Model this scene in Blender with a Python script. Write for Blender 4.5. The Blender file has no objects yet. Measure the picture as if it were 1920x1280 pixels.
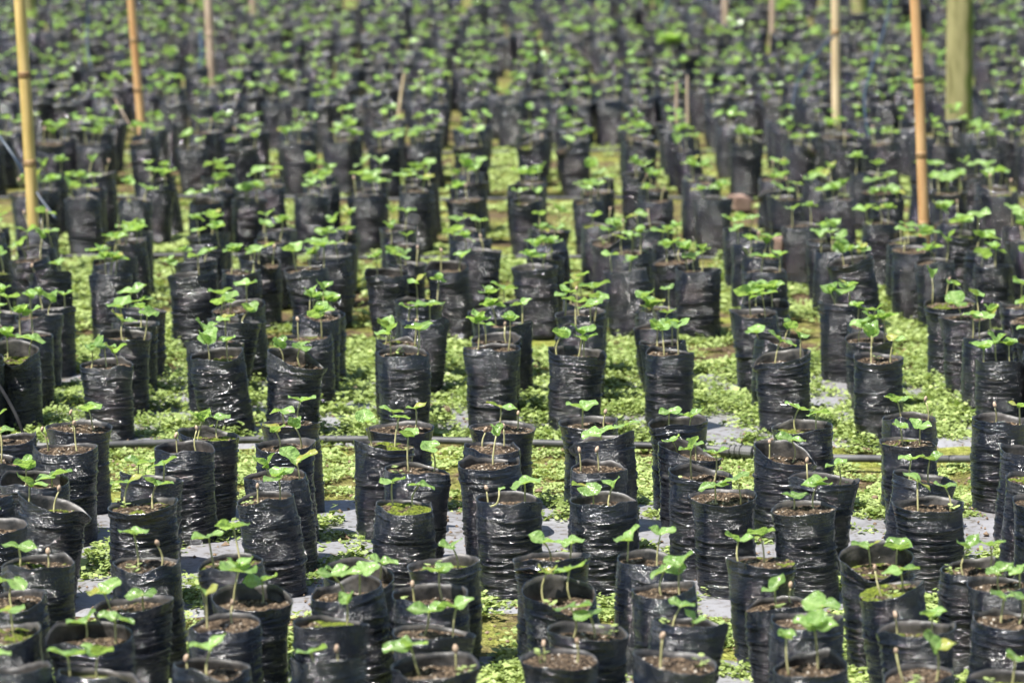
import bpy, math
import numpy as np
from mathutils import Vector, Matrix

# ------------------------------------------------------------------ camera, light
scene = bpy.context.scene
COL = scene.collection
F_PX, CX, CY = 6200.0, 960.0, 640.0          # focal length in pixels of the 1920 px wide photograph
PITCH = math.radians(9.04)
CAM_Z = 1.23
cam_d = bpy.data.cameras.new('camera')
cam_d.sensor_width = 36.0
cam_d.lens = F_PX / 1920.0 * 36.0
cam_d.clip_start, cam_d.clip_end = 0.05, 500.0
cam_d.dof.use_dof = True
cam_d.dof.focus_distance = 5.58
cam_d.dof.aperture_fstop = 6.8
cam = bpy.data.objects.new('camera', cam_d)
COL.objects.link(cam)
cam.location = (0, 0, CAM_Z)
cam.rotation_euler = (math.pi / 2 - PITCH, 0, 0)
scene.camera = cam

SUN_EL = math.radians(64)
SUN_H = Vector((-math.cos(math.radians(38)), -math.sin(math.radians(38)), 0))   # from the left, a little behind the camera
sun_dir = Vector((SUN_H.x * math.cos(SUN_EL), SUN_H.y * math.cos(SUN_EL), math.sin(SUN_EL)))
world = bpy.data.worlds.new('World')
scene.world = world
world.use_nodes = True
wn = world.node_tree
sky = wn.nodes.new('ShaderNodeTexSky')
sky.sky_type = 'NISHITA'
sky.sun_disc = False
sky.sun_elevation = SUN_EL
sky.sun_rotation = math.atan2(sun_dir.x, sun_dir.y)
bg = wn.nodes['Background']
bg.inputs['Strength'].default_value = 0.08
wn.links.new(sky.outputs[0], bg.inputs['Color'])
sun_l = bpy.data.lights.new('sun', 'SUN')
sun_l.energy = 5.0
sun_l.angle = math.radians(0.5)
sun_l.color = (1.0, 0.965, 0.91)
sun = bpy.data.objects.new('sun', sun_l)
COL.objects.link(sun)
sun.rotation_euler = sun_dir.to_track_quat('Z', 'Y').to_euler()
scene.view_settings.view_transform = 'Standard'
scene.view_settings.look = 'None'
scene.view_settings.exposure = 1.15
scene.view_settings.gamma = 1.0

R = np.random.default_rng(7)
PI = math.pi

# ------------------------------------------------------------------ helpers
def px_ray(x, y):
    c, s = math.cos(PITCH), math.sin(PITCH)
    u = (CY - y) / F_PX
    return Vector(((x - CX) / F_PX, c + s * u, -s + c * u))

def at_height(x, y, z):
    d = px_ray(x, y)
    t = (z - CAM_Z) / d.z
    return Vector((d.x * t, d.y * t, z))

def at_depth(x, y, Y):
    d = px_ray(x, y)
    t = Y / d.y
    return Vector((d.x * t, Y, CAM_Z + d.z * t))

def new_mesh(name, V, F, mats, smooth=True, fmat=None, attrs=None):
    me = bpy.data.meshes.new(name)
    me.from_pydata([tuple(v) for v in V], [], [tuple(f) for f in F])
    for m in mats:
        me.materials.append(m)
    if fmat is not None:
        me.polygons.foreach_set('material_index', np.asarray(fmat, dtype=np.int32))
    if smooth:
        me.polygons.foreach_set('use_smooth', np.ones(len(me.polygons), dtype=bool))
    for k, a in (attrs or {}).items():
        at = me.attributes.new(k, 'FLOAT', 'POINT')
        at.data.foreach_set('value', np.asarray(a, dtype=np.float32))
    me.update()
    return me

def obj(name, me, parent=None, loc=(0, 0, 0), rot=(0, 0, 0), scale=(1, 1, 1)):
    o = bpy.data.objects.new(name, me)
    COL.objects.link(o)
    o.location, o.rotation_euler, o.scale = loc, rot, scale
    if parent is not None:
        o.parent = parent
    return o

def tag(o, label=None, cat=None, group=None, kind=None):
    if label: o['label'] = label
    if cat: o['category'] = cat
    if group: o['group'] = group
    if kind: o['kind'] = kind
    return o

def sstep(a, b, x):
    t = np.clip((x - a) / (b - a), 0, 1)
    return t * t * (3 - 2 * t)

def vnoise(x, y, seed=0):
    """smooth 2-D value noise in -1..1"""
    x = np.asarray(x, dtype=float); y = np.asarray(y, dtype=float)
    xi, yi = np.floor(x).astype(np.int64), np.floor(y).astype(np.int64)
    fx, fy = x - xi, y - yi
    fx, fy = fx * fx * (3 - 2 * fx), fy * fy * (3 - 2 * fy)
    def h(a, b):
        n = (a * 374761393 + b * 668265263 + seed * 974634777) & 0x7fffffff
        n = ((n ^ (n >> 13)) * 1274126177) & 0x7fffffff
        n = n ^ (n >> 16)
        return (n & 0xffff) / 32767.5 - 1.0
    return (h(xi, yi) * (1 - fx) + h(xi + 1, yi) * fx) * (1 - fy) + (h(xi, yi + 1) * (1 - fx) + h(xi + 1, yi + 1) * fx) * fy

def tube(path, radii, sides=8, cap=True):
    """tube along a list of points -> V, F"""
    P = [Vector(p) for p in path]
    V, F = [], []
    up = Vector((0.13, 0.21, 1)).normalized()
    for i, p in enumerate(P):
        t = (P[min(i + 1, len(P) - 1)] - P[max(i - 1, 0)]).normalized()
        a = t.cross(up)
        if a.length < 0.2:
            a = t.cross(Vector((1, 0, 0)))
        a.normalize(); b = a.cross(t)
        r = radii[i] if hasattr(radii, '__len__') else radii
        for k in range(sides):
            an = 2 * PI * k / sides
            V.append(p + (a * math.cos(an) + b * math.sin(an)) * r)
    n = len(P)
    for i in range(n - 1):
        for k in range(sides):
            k2 = (k + 1) % sides
            F.append((i * sides + k, i * sides + k2, (i + 1) * sides + k2, (i + 1) * sides + k))
    if cap:
        F.append(tuple(range(sides))[::-1])
        F.append(tuple((n - 1) * sides + k for k in range(sides)))
    return V, F

# ------------------------------------------------------------------ materials
def mat(name):
    m = bpy.data.materials.new(name)
    m.use_nodes = True
    nt = m.node_tree
    return m, nt, nt.nodes['Principled BSDF'], nt.nodes['Material Output']

def N(nt, t, **kw):
    n = nt.nodes.new(t)
    for k, v in kw.items():
        setattr(n, k, v)
    return n

def noise_n(nt, vec, scale, detail=4, rough=0.55, dist=0.0):
    n = N(nt, 'ShaderNodeTexNoise')
    n.inputs['Scale'].default_value = scale
    n.inputs['Detail'].default_value = detail
    n.inputs['Roughness'].default_value = rough
    n.inputs['Distortion'].default_value = dist
    if vec is not None: nt.links.new(vec, n.inputs['Vector'])
    return n.outputs['Fac']

def ramp(nt, fac, stops, interp='LINEAR'):
    n = N(nt, 'ShaderNodeValToRGB')
    n.color_ramp.interpolation = interp
    e = n.color_ramp.elements
    while len(e) < len(stops): e.new(0.5)
    for el, (p, c) in zip(e, stops):
        el.position = p
        el.color = (c, c, c, 1) if not hasattr(c, '__len__') else (*c, 1)
    nt.links.new(fac, n.inputs['Fac'])
    return n.outputs['Color']

def mixc(nt, fac, a, b, typ='MIX'):
    n = N(nt, 'ShaderNodeMix', data_type='RGBA', blend_type=typ)
    for sock, v in ((n.inputs[0], fac), (n.inputs[6], a), (n.inputs[7], b)):
        if hasattr(v, 'is_output'): nt.links.new(v, sock)
        elif hasattr(v, '__len__'): sock.default_value = (*v, 1)
        else: sock.default_value = v
    return n.outputs[2]

def mathn(nt, op, a, b=None, c=None):
    n = N(nt, 'ShaderNodeMath', operation=op)
    for i, v in enumerate((a, b, c)):
        if v is None: continue
        if hasattr(v, 'is_output'): nt.links.new(v, n.inputs[i])
        else: n.inputs[i].default_value = v
    return n.outputs[0]

def mapping(nt, vec, scale=(1, 1, 1), loc=(0, 0, 0)):
    n = N(nt, 'ShaderNodeMapping')
    n.inputs['Scale'].default_value = scale
    n.inputs['Location'].default_value = loc
    nt.links.new(vec, n.inputs['Vector'])
    return n.outputs[0]

def bump(nt, h, strength, dist, normal=None):
    n = N(nt, 'ShaderNodeBump')
    n.inputs['Strength'].default_value = strength
    n.inputs['Distance'].default_value = dist
    nt.links.new(h, n.inputs['Height'])
    if normal is not None: nt.links.new(normal, n.inputs['Normal'])
    return n.outputs[0]

def objcoord(nt, jitter=True):
    tc = N(nt, 'ShaderNodeTexCoord')
    v = tc.outputs['Object']
    if jitter:                                   # other grain on each copy
        oi = N(nt, 'ShaderNodeObjectInfo')
        s = mathn(nt, 'MULTIPLY', oi.outputs['Random'], 37.0)
        a = N(nt, 'ShaderNodeVectorMath', operation='ADD')
        nt.links.new(v, a.inputs[0]); nt.links.new(s, a.inputs[1])
        v = a.outputs[0]
    return v

def attr(nt, name):
    a = N(nt, 'ShaderNodeAttribute'); a.attribute_name = name
    return a.outputs['Fac']

def make_plastic():
    m, nt, b, out = mat('black_polythene')
    v = objcoord(nt)
    dust = noise_n(nt, v, 22, 5, 0.62)
    dust2 = noise_n(nt, mapping(nt, v, (1, 1, 0.45)), 90, 3, 0.6)
    weave = noise_n(nt, mapping(nt, v, (260, 260, 40)), 3.0, 2, 0.7)
    hgt = attr(nt, 'hgt')                          # 0 base .. 1 rim: soil dust clings above the soil line and at the foot
    band = ramp(nt, hgt, [(0.0, 0.9), (0.10, 0.32), (0.6, 0.26), (0.86, 0.55), (1.0, 0.7)])
    fac = mathn(nt, 'MULTIPLY', ramp(nt, dust, [(0.50, 0.0), (0.66, 1.0)]), band)
    fac = mathn(nt, 'MULTIPLY', fac, ramp(nt, dust2, [(0.3, 0.3), (0.7, 1.0)]))
    fac = mathn(nt, 'ADD', fac, mathn(nt, 'MULTIPLY', ramp(nt, weave, [(0.55, 0.0), (0.8, 0.16)]), 0.4))
    base = mixc(nt, fac, (0.0048, 0.0062, 0.0105), (0.100, 0.099, 0.100))
    hole = attr(nt, 'hole')
    base = mixc(nt, hole, base, (0.002, 0.002, 0.002))
    nt.links.new(base, b.inputs['Base Color'])
    rg = mathn(nt, 'ADD', mathn(nt, 'MULTIPLY', fac, 0.6), 0.11)
    nt.links.new(rg, b.inputs['Roughness'])
    b.inputs['Specular IOR Level'].default_value = 0.8
    wr = noise_n(nt, mapping(nt, v, (8, 8, 150)), 2.2, 3, 0.6, 0.35)
    wr2 = noise_n(nt, mapping(nt, v, (40, 40, 330)), 2.0, 2, 0.5, 0.4)
    ridge = mathn(nt, 'POWER', mathn(nt, 'ABSOLUTE', mathn(nt, 'SUBTRACT', wr, 0.5)), 0.8)
    low = ramp(nt, hgt, [(0.0, 1.0), (0.75, 1.0), (0.9, 0.35), (1.0, 0.25)])
    h = mathn(nt, 'ADD', mathn(nt, 'MULTIPLY', ridge, -1.3), mathn(nt, 'MULTIPLY', wr2, 0.5))
    h = mathn(nt, 'MULTIPLY', h, low)
    crumple = noise_n(nt, v, 45, 2, 0.5)
    h = mathn(nt, 'ADD', h, mathn(nt, 'MULTIPLY', crumple, 0.9))
    nt.links.new(bump(nt, h, 1.0, 0.0064), b.inputs['Normal'])
    return m

def make_inner():
    m, nt, b, out = mat('dusty_inner_polythene')
    v = objcoord(nt)
    f = ramp(nt, noise_n(nt, v, 40, 4, 0.6), [(0.35, 0.0), (0.7, 1.0)])
    nt.links.new(mixc(nt, f, (0.009, 0.009, 0.009), (0.085, 0.075, 0.066)), b.inputs['Base Color'])
    b.inputs['Roughness'].default_value = 0.5
    nt.links.new(bump(nt, noise_n(nt, v, 60, 2), 0.5, 0.003), b.inputs['Normal'])
    return m

def make_soil():
    m, nt, b, out = mat('potting_soil')
    v = objcoord(nt)
    vo = N(nt, 'ShaderNodeTexVoronoi'); vo.inputs['Scale'].default_value = 330
    nt.links.new(v, vo.inputs['Vector'])
    sep = N(nt, 'ShaderNodeSeparateColor'); nt.links.new(vo.outputs['Color'], sep.inputs[0])
    grain = ramp(nt, sep.outputs[0], [(0.0, (0.012, 0.008, 0.005)), (0.45, (0.045, 0.031, 0.02)), (0.72, (0.13, 0.092, 0.058)), (0.90, (0.19, 0.145, 0.10)), (0.97, (0.42, 0.38, 0.32))], 'CONSTANT')
    big = noise_n(nt, v, 55, 4, 0.6)
    col = mixc(nt, ramp(nt, big, [(0.4, 0.0), (0.65, 0.8)]), grain, mixc(nt, 0.5, grain, (0.10, 0.072, 0.046)))
    oi = N(nt, 'ShaderNodeObjectInfo')
    s2 = N(nt, 'ShaderNodeSeparateColor'); nt.links.new(oi.outputs['Color'], s2.inputs[0])
    mossn = noise_n(nt, mapping(nt, v, (1, 1, 1), (5, 3, 1)), 34, 3, 0.6)
    th = mathn(nt, 'ADD', mossn, mathn(nt, 'MULTIPLY_ADD', s2.outputs[0], 0.42, -0.86))
    mf = ramp(nt, th, [(0.0, 0.0), (0.06, 1.0)])
    mosscol = ramp(nt, noise_n(nt, v, 300, 2), [(0.35, (0.03, 0.045, 0.006)), (0.65, (0.15, 0.18, 0.022))])
    nt.links.new(mixc(nt, mf, col, mosscol), b.inputs['Base Color'])
    b.inputs['Roughness'].default_value = 0.95
    b.inputs['Specular IOR Level'].default_value = 0.2
    h = mathn(nt, 'ADD', sep.outputs[0], mathn(nt, 'MULTIPLY', big, 1.5))
    nt.links.new(bump(nt, h, 0.8, 0.003), b.inputs['Normal'])
    return m

def leafish(name, dark, lite, trans, rough=0.35, tr=0.35, vein=False, spec=0.5):
    m, nt, b, out = mat(name)
    oi = N(nt, 'ShaderNodeObjectInfo')
    v = objcoord(nt)
    f = noise_n(nt, v, 1.7 if vein else 9, 3)
    tint = attr(nt, 'tint')
    if vein:
        f = mathn(nt, 'ADD', mathn(nt, 'MULTIPLY', f, 0.4), mathn(nt, 'MULTIPLY', oi.outputs['Random'], 0.6))
    f = mathn(nt, 'ADD', f, tint)
    base = mixc(nt, ramp(nt, f, [(0.15, 0.0), (0.85, 1.0)]), dark, lite)
    nrm = None
    if vein:
        vn = attr(nt, 'vein')
        sick = ramp(nt, oi.outputs['Random'], [(0.0, 1.0), (0.045, 1.0), (0.05, 0.0)], 'CONSTANT')
        base = mixc(nt, mathn(nt, 'MULTIPLY', sick, 0.75), base, (0.42, 0.36, 0.06))
        spot = ramp(nt, noise_n(nt, v, 9, 2), [(0.66, 0.0), (0.72, 0.6)])
        base = mixc(nt, spot, base, (0.16, 0.12, 0.03))
        base = mixc(nt, mathn(nt, 'MULTIPLY', vn, 0.45), base, (lite[0] * 1.7, lite[1] * 1.35, lite[2] * 2.0))
        nrm = bump(nt, mathn(nt, 'ADD', mathn(nt, 'MULTIPLY', vn, -0.6), noise_n(nt, v, 5, 2)), 0.35, 0.06)
        nt.links.new(nrm, b.inputs['Normal'])
    nt.links.new(base, b.inputs['Base Color'])
    b.inputs['Roughness'].default_value = rough
    b.inputs['Specular IOR Level'].default_value = spec
    t = N(nt, 'ShaderNodeBsdfTranslucent')
    nt.links.new(mixc(nt, ramp(nt, f, [(0.15, 0.0), (0.85, 1.0)]), tuple(c * 0.75 for c in trans), trans), t.inputs['Color'])
    if nrm is not None: nt.links.new(nrm, t.inputs['Normal'])
    ms = N(nt, 'ShaderNodeMixShader'); ms.inputs[0].default_value = tr
    nt.links.new(b.outputs[0], ms.inputs[1]); nt.links.new(t.outputs[0], ms.inputs[2])
    nt.links.new(ms.outputs[0], out.inputs['Surface'])
    return m

def plain(name, c1, c2, scale=30, rough=0.7, bumps=0.0, bd=0.002, stretch=(1, 1, 1), spec=0.4, lo=0.35, hi=0.65):
    m, nt, b, out = mat(name)
    v = objcoord(nt)
    f = noise_n(nt, mapping(nt, v, stretch), scale, 5, 0.6)
    nt.links.new(mixc(nt, ramp(nt, f, [(lo, 0.0), (hi, 1.0)]), c1, c2), b.inputs['Base Color'])
    b.inputs['Roughness'].default_value = rough
    b.inputs['Specular IOR Level'].default_value = spec
    if bumps: nt.links.new(bump(nt, f, bumps, bd), b.inputs['Normal'])
    return m

M_BAG, M_IN, M_SOIL = make_plastic(), make_inner(), make_soil()
M_LEAF = leafish('seedling_leaf', (0.075, 0.165, 0.024), (0.28, 0.455, 0.13), (0.50, 0.74, 0.14), 0.22, 0.42, True, 0.55)
M_STEM = plain('seedling_stem', (0.26, 0.25, 0.10), (0.46, 0.42, 0.21), 120, 0.5)
M_SEED = plain('seed_coat', (0.30, 0.20, 0.13), (0.48, 0.36, 0.26), 300, 0.6, 0.3, 0.001)
M_WEED = leafish('ground_weed_leaf', (0.10, 0.155, 0.028), (0.39, 0.475, 0.17), (0.44, 0.55, 0.12), 0.5, 0.26, False, 0.35)
M_BAMBOO = plain('bamboo_culm', (0.42, 0.22, 0.09), (0.60, 0.38, 0.18), 5, 0.38, 0.12, 0.002, (9, 9, 1.1))
M_STRAW = plain('pale_straw_bamboo', (0.46, 0.34, 0.19), (0.66, 0.53, 0.33), 5, 0.45, 0.12, 0.002, (9, 9, 1.1))
M_GOLD = plain('golden_bamboo', (0.40, 0.29, 0.09), (0.64, 0.46, 0.19), 5, 0.38, 0.12, 0.002, (9, 9, 1.1))
M_NODE = plain('bamboo_node', (0.16, 0.085, 0.035), (0.34, 0.22, 0.10), 40, 0.6)
M_GREYWOOD = plain('weathered_stake', (0.30, 0.21, 0.14), (0.48, 0.37, 0.27), 8, 0.75, 0.3, 0.003, (6, 6, 0.8))
M_PIPE = plain('black_pipe', (0.025, 0.025, 0.027), (0.11, 0.108, 0.105), 16, 0.5, 0.2, 0.002)
M_TUBE = plain('blue_drip_tube', (0.012, 0.022, 0.04), (0.025, 0.045, 0.075), 20, 0.35)
M_HOSE = plain('black_hose', (0.010, 0.010, 0.011), (0.022, 0.022, 0.022), 20, 0.85, spec=0.1)
M_BRICK = plain('clay_brick', (0.14, 0.085, 0.06), (0.24, 0.165, 0.125), 45, 0.9, 0.6, 0.003)
M_STONE = plain('brown_stone', (0.10, 0.065, 0.04), (0.25, 0.18, 0.12), 60, 0.9, 0.6, 0.003)

def make_log():
    m, nt, b, out = mat('mossy_log_bark')
    v = objcoord(nt)
    f = noise_n(nt, mapping(nt, v, (5, 5, 0.9)), 7, 5, 0.6)
    bark = mixc(nt, ramp(nt, f, [(0.35, 0.0), (0.65, 1.0)]), (0.14, 0.13, 0.045), (0.32, 0.29, 0.13))
    sp = N(nt, 'ShaderNodeSeparateXYZ')
    nt.links.new(N(nt, 'ShaderNodeTexCoord').outputs['Normal'], sp.inputs[0])
    side = mathn(nt, 'ADD', sp.outputs[0], mathn(nt, 'MULTIPLY_ADD', noise_n(nt, v, 14, 4), 1.6, -0.95))
    moss = ramp(nt, side, [(0.05, 0.0), (0.55, 1.0)])
    nt.links.new(mixc(nt, moss, bark, (0.10, 0.14, 0.02)), b.inputs['Base Color'])
    b.inputs['Roughness'].default_value = 0.9
    nt.links.new(bump(nt, f, 0.6, 0.006), b.inputs['Normal'])
    return m
M_LOG = make_log()

# ------------------------------------------------------------------ where the beds lie (metres from the camera, front row of each bed)
BAG_R, BAG_H = 0.0500, 0.170
K = 1.192             # scale of the distances below
BED_Y = [round(v * K, 3) for v in (3.40, 4.31, 5.49, 6.55, 7.79, 9.03, 10.28, 11.53, 12.78, 14.03, 15.3, 16.6, 17.9, 19.2)]
PIPE_Y = [round(v * K, 3) for v in (5.40, 7.70, 8.93, 10.18)]

# ------------------------------------------------------------------ ground
def ground_mat():
    m, nt, b, out = mat('mossy_earth')
    tc = N(nt, 'ShaderNodeTexCoord'); v = tc.outputs['Object']
    n1 = noise_n(nt, v, 5.5, 6, 0.62)
    n2 = noise_n(nt, v, 60, 5, 0.65)
    n3 = noise_n(nt, mapping(nt, v, (1, 1, 1), (4, 7, 0)), 2.0, 3, 0.5)
    vo = N(nt, 'ShaderNodeTexVoronoi'); vo.inputs['Scale'].default_value = 190
    nt.links.new(v, vo.inputs['Vector'])
    earth = ramp(nt, n2, [(0.3, (0.035, 0.024, 0.015)), (0.52, (0.115, 0.078, 0.045)), (0.75, (0.24, 0.18, 0.11))])
    moss = ramp(nt, n2, [(0.28, (0.06, 0.07, 0.014)), (0.5, (0.22, 0.24, 0.045)), (0.72, (0.40, 0.41, 0.12))])
    f = mathn(nt, 'ADD', n1, mathn(nt, 'MULTIPLY', n3, 0.35))
    col = mixc(nt, ramp(nt, f, [(0.60, 0.0), (0.80, 1.0)]), earth, moss)
    nt.links.new(col, b.inputs['Base Color'])
    b.inputs['Roughness'].default_value = 0.95
    b.inputs['Specular IOR Level'].default_value = 0.15
    h = mathn(nt, 'ADD', n2, mathn(nt, 'MULTIPLY', vo.outputs['Distance'], -0.5))
    nt.links.new(bump(nt, h, 1.0, 0.012), b.inputs['Normal'])
    return m

def ground_h(x, y):
    return 0.006 * vnoise(x * 3, y * 3, 3) + 0.004 * vnoise(x * 11, y * 11, 4) - 0.004

def build_ground():
    xs = np.concatenate([[-220, -90, -30, -12, -7], np.arange(-4.5, 4.51, 0.06), [7, 12, 30, 90, 220]])
    ys = np.concatenate([[-160, -40, -10, -2, 0.6], np.arange(1.8, 9.0, 0.05), np.arange(9.0, 22.0, 0.2), [26, 40, 70, 140, 300]])
    X, Y = np.meshgrid(xs, ys)
    fade = (np.abs(X) < 6) & (Y > 0) & (Y < 24)
    Z = np.where(fade, ground_h(X, Y), -0.004)
    V = np.stack([X.ravel(), Y.ravel(), Z.ravel()], 1)
    nx, ny = len(xs), len(ys)
    i, j = np.meshgrid(np.arange(nx - 1), np.arange(ny - 1))
    a = (j * nx + i).ravel()
    F = np.stack([a, a + 1, a + 1 + nx, a + nx], 1)
    o = obj('ground', new_mesh('ground', V, F, [ground_mat()]))
    tag(o, kind='structure')
build_ground()

def sheet_mat():
    m, nt, b, out = mat('grey_weed_sheet')
    tc = N(nt, 'ShaderNodeTexCoord'); v = tc.outputs['Object']
    n1 = noise_n(nt, v, 7, 5, 0.6)
    n2 = noise_n(nt, v, 70, 4, 0.65)
    col = mixc(nt, ramp(nt, n1, [(0.35, 0.0), (0.7, 1.0)]), (0.235, 0.235, 0.25), (0.16, 0.157, 0.16))
    dirt = mathn(nt, 'MULTIPLY', ramp(nt, n2, [(0.50, 0.0), (0.62, 1.0)]), ramp(nt, n1, [(0.38, 0.2), (0.58, 1.0)]))
    col = mixc(nt, dirt, col, (0.09, 0.075, 0.055))
    nt.links.new(col, b.inputs['Base Color'])
    b.inputs['Roughness'].default_value = 0.55
    nt.links.new(bump(nt, noise_n(nt, mapping(nt, v, (1, 2.5, 1)), 14, 3), 0.4, 0.01), b.inputs['Normal'])
    return m
M_SHEET = sheet_mat()

def sheet_edges(x, k):
    y0 = BED_Y[k] - 0.10 + 0.035 * vnoise(x * 2.3, 0, 20 + k) + 0.018 * vnoise(x * 9, 3, 30 + k)
    y1 = BED_Y[k] + 0.71 + 0.03 * vnoise(x * 2.7, 5, 40 + k) + 0.012 * vnoise(x * 11, 8, 50 + k)
    return y0, y1

def build_sheet(k, x0, x1):
    xs = np.arange(x0, x1, 0.025)
    ts = np.linspace(0, 1, 40)
    X = np.repeat(xs[None, :], len(ts), 0)
    a, b = sheet_edges(X, k)
    T = ts[:, None]
    Y = a + (b - a) * T
    Z = ground_h(X, Y) + 0.007 + 0.004 * np.abs(vnoise(X * 3, Y * 14, 60 + k)) + 0.002 * vnoise(X * 20, Y * 30, 61 + k)
    edge = np.minimum(T, 1 - T) < 0.01
    Z = np.where(edge, ground_h(X, Y) - 0.002, Z)
    V = np.stack([X.ravel(), Y.ravel(), Z.ravel()], 1)
    nx, ny = len(xs), len(ts)
    i, j = np.meshgrid(np.arange(nx - 1), np.arange(ny - 1))
    q = (j * nx + i).ravel()
    o = obj('ground_sheet', new_mesh('ground_sheet', V, np.stack([q, q + 1, q + 1 + nx, q + nx], 1), [M_SHEET]))
    tag(o, kind='structure')
build_sheet(0, -1.6, 1.6)
build_sheet(1, -1.9, 1.9)
build_sheet(2, -2.3, 2.3)

# ------------------------------------------------------------------ bag, soil, stem and leaf shapes
def bag_variant(seed, nu=60, nv=124, nwr=95, flare=0.0, fold=0.0):
    r = np.random.default_rng(1000 + seed)
    H = BAG_H
    th = np.arange(nu) / nu * 2 * PI
    v = np.linspace(0, 1, nv + 1)
    TH, Vv = np.meshgrid(th, v)
    prof = np.interp(Vv, [0, 0.02, 0.06, 0.3, 0.7, 0.88, 1.0], [0.84, 0.905, 0.935, r.uniform(0.95, 1.0), r.uniform(0.95, 1.01), 1.0, r.uniform(0.96, 1.07) + flare])
    p2, p3, p5 = r.uniform(0, 2 * PI, 3)
    a2 = r.uniform(0.01, 0.035) + r.choice([0.02, 0.05, 0.09, 0.15], p=[0.3, 0.3, 0.25, 0.15]) * sstep(0.62, 1, Vv)
    sec = 1 + a2 * np.cos(2 * (TH - p2)) + r.uniform(0.005, 0.02) * np.cos(3 * (TH - p3)) + 0.010 * sstep(0.8, 1, Vv) * np.cos(5 * (TH - p5)) + r.uniform(0, 0.022) * sstep(0.7, 1, Vv) * np.cos(3 * (TH - p5))
    sec += 0.02 * (1 - sstep(0, 0.2, Vv)) * np.cos(4 * (TH - p3))
    rad = BAG_R * prof * sec
    # big soft dents
    for _ in range(5):
        t0, v0 = r.uniform(0, 2 * PI), r.uniform(0.15, 0.95)
        dt = (TH - t0 + PI) % (2 * PI) - PI
        rad += r.uniform(-0.0022, 0.0014) * np.exp(-(dt / 0.5) ** 2 - ((Vv - v0) / 0.12) ** 2)
    # sharp horizontal wrinkles pressed in by the soil
    for _ in range(nwr):
        t0 = r.uniform(0, 2 * PI)
        v0 = r.uniform(0.04, 0.80) if r.random() < 0.9 else r.uniform(0.8, 0.95)
        ln, w, am = r.uniform(0.15, 0.9), r.uniform(0.0075, 0.014), r.uniform(0.0008, 0.0024)
        sl = r.normal(0, 0.012)
        dt = (TH - t0 + PI) % (2 * PI) - PI
        dv = Vv - (v0 + sl * dt + 0.004 * np.sin(dt * 5 + t0))
        rad += am * np.exp(-(dt / ln) ** 2) * np.where(dv > 0, np.exp(-(dv / (0.75 * w)) ** 2), np.exp(-(dv / (1.6 * w)) ** 2) - 0.25 * np.exp(-((dv + 2.5 * w) / w) ** 2))
    # broader rolls of slack film
    for _ in range(8 if nu > 40 else 5):
        t0, v0 = r.uniform(0, 2 * PI), r.uniform(0.08, 0.78)
        ln, w, am = r.uniform(0.4, 1.4), r.uniform(0.014, 0.026), r.uniform(0.0004, 0.0014)
        dt = (TH - t0 + PI) % (2 * PI) - PI
        dv = Vv - (v0 + r.normal(0, 0.010) * dt)
        rad += am * np.exp(-(dt / ln) ** 2) * np.where(dv > 0, np.exp(-(dv / (0.8 * w)) ** 2), np.exp(-(dv / (1.4 * w)) ** 2))
    # rows of drain holes pinch the film
    hole = np.zeros_like(rad)
    for v0 in (r.uniform(0.28, 0.36), r.uniform(0.60, 0.68)):
        rad -= 0.0011 * np.exp(-((Vv - v0 - 0.006 * np.sin(TH * 2 + p2)) / 0.014) ** 2)
        off = r.uniform(0, 2 * PI)
        for k in range(5):
            t0 = off + k * 2 * PI / 5 + r.normal(0, 0.12)
            dt = ((TH - t0 + PI) % (2 * PI) - PI) * BAG_R
            dz = (Vv - v0) * H
            q = np.exp(-((dt / 0.0034) ** 2 + (dz / 0.0028) ** 2))
            hole = np.maximum(hole, q)
            rad -= 0.0012 * q
    lx, ly = r.normal(0, 0.006, 2)
    bx, by = r.normal(0, 0.003, 2)
    t1, t2 = r.uniform(0, 2 * PI, 2)
    dz = abs(r.normal(0, 0.0055)) * np.cos(TH - t1) + r.uniform(0.001, 0.003) * np.cos(2 * (TH - t2)) + 0.0007 * np.sin(5 * TH + t2) + 0.0004 * np.sin(13 * TH + t1)
    for _ in range(int(r.integers(0, 3))):                 # pulled-up corners of the rim
        dtp = (TH - r.uniform(0, 2 * PI) + PI) % (2 * PI) - PI
        pk = np.clip(1 - np.abs(dtp) / r.uniform(0.35, 0.7), 0, 1)
        dz = dz + r.uniform(0.003, 0.009) * pk
        rad += r.uniform(-0.004, 0.003) * pk * sstep(0.8, 1, Vv)
    if fold:
        dtf = (TH - t2 + PI) % (2 * PI) - PI
        g = np.exp(-(dtf / 0.55) ** 2)
        dz -= fold * g
        rad += 0.35 * fold * g * sstep(0.85, 1, Vv)
    Z = Vv * H + dz * sstep(0.72, 1, Vv)
    def cen(vv):
        return lx * vv + bx * np.sin(PI * vv), ly * vv + by * np.sin(PI * vv)
    cx, cy = cen(Vv)
    X, Y = cx + rad * np.cos(TH), cy + rad * np.sin(TH)
    V = [np.stack([X.ravel(), Y.ravel(), Z.ravel()], 1)]
    hg = [Vv.ravel()]; hl = [np.clip(hole.ravel() * 1.3, 0, 1)]
    F, fm = [], []
    def quads(base, rows, flip, mi):
        j, i = np.meshgrid(np.arange(rows), np.arange(nu), indexing='ij')
        i2 = (i + 1) % nu
        q = np.stack([base + j * nu + i, base + j * nu + i2, base + (j + 1) * nu + i2, base + (j + 1) * nu + i], -1).reshape(-1, 4)
        if flip: q = q[:, ::-1]
        F.extend(map(tuple, q)); fm.extend([mi] * len(q))
    quads(0, nv, False, 0)
    n0 = (nv + 1) * nu
    # inside of the open top
    k0 = int(nv * 0.74)
    ki = np.unique(np.linspace(k0, nv, 9).astype(int))
    ri = rad[ki] - 0.0010
    V.append(np.stack([(cx[ki] + ri * np.cos(TH[ki])).ravel(), (cy[ki] + ri * np.sin(TH[ki])).ravel(), (Z[ki]).ravel()], 1))
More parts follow.
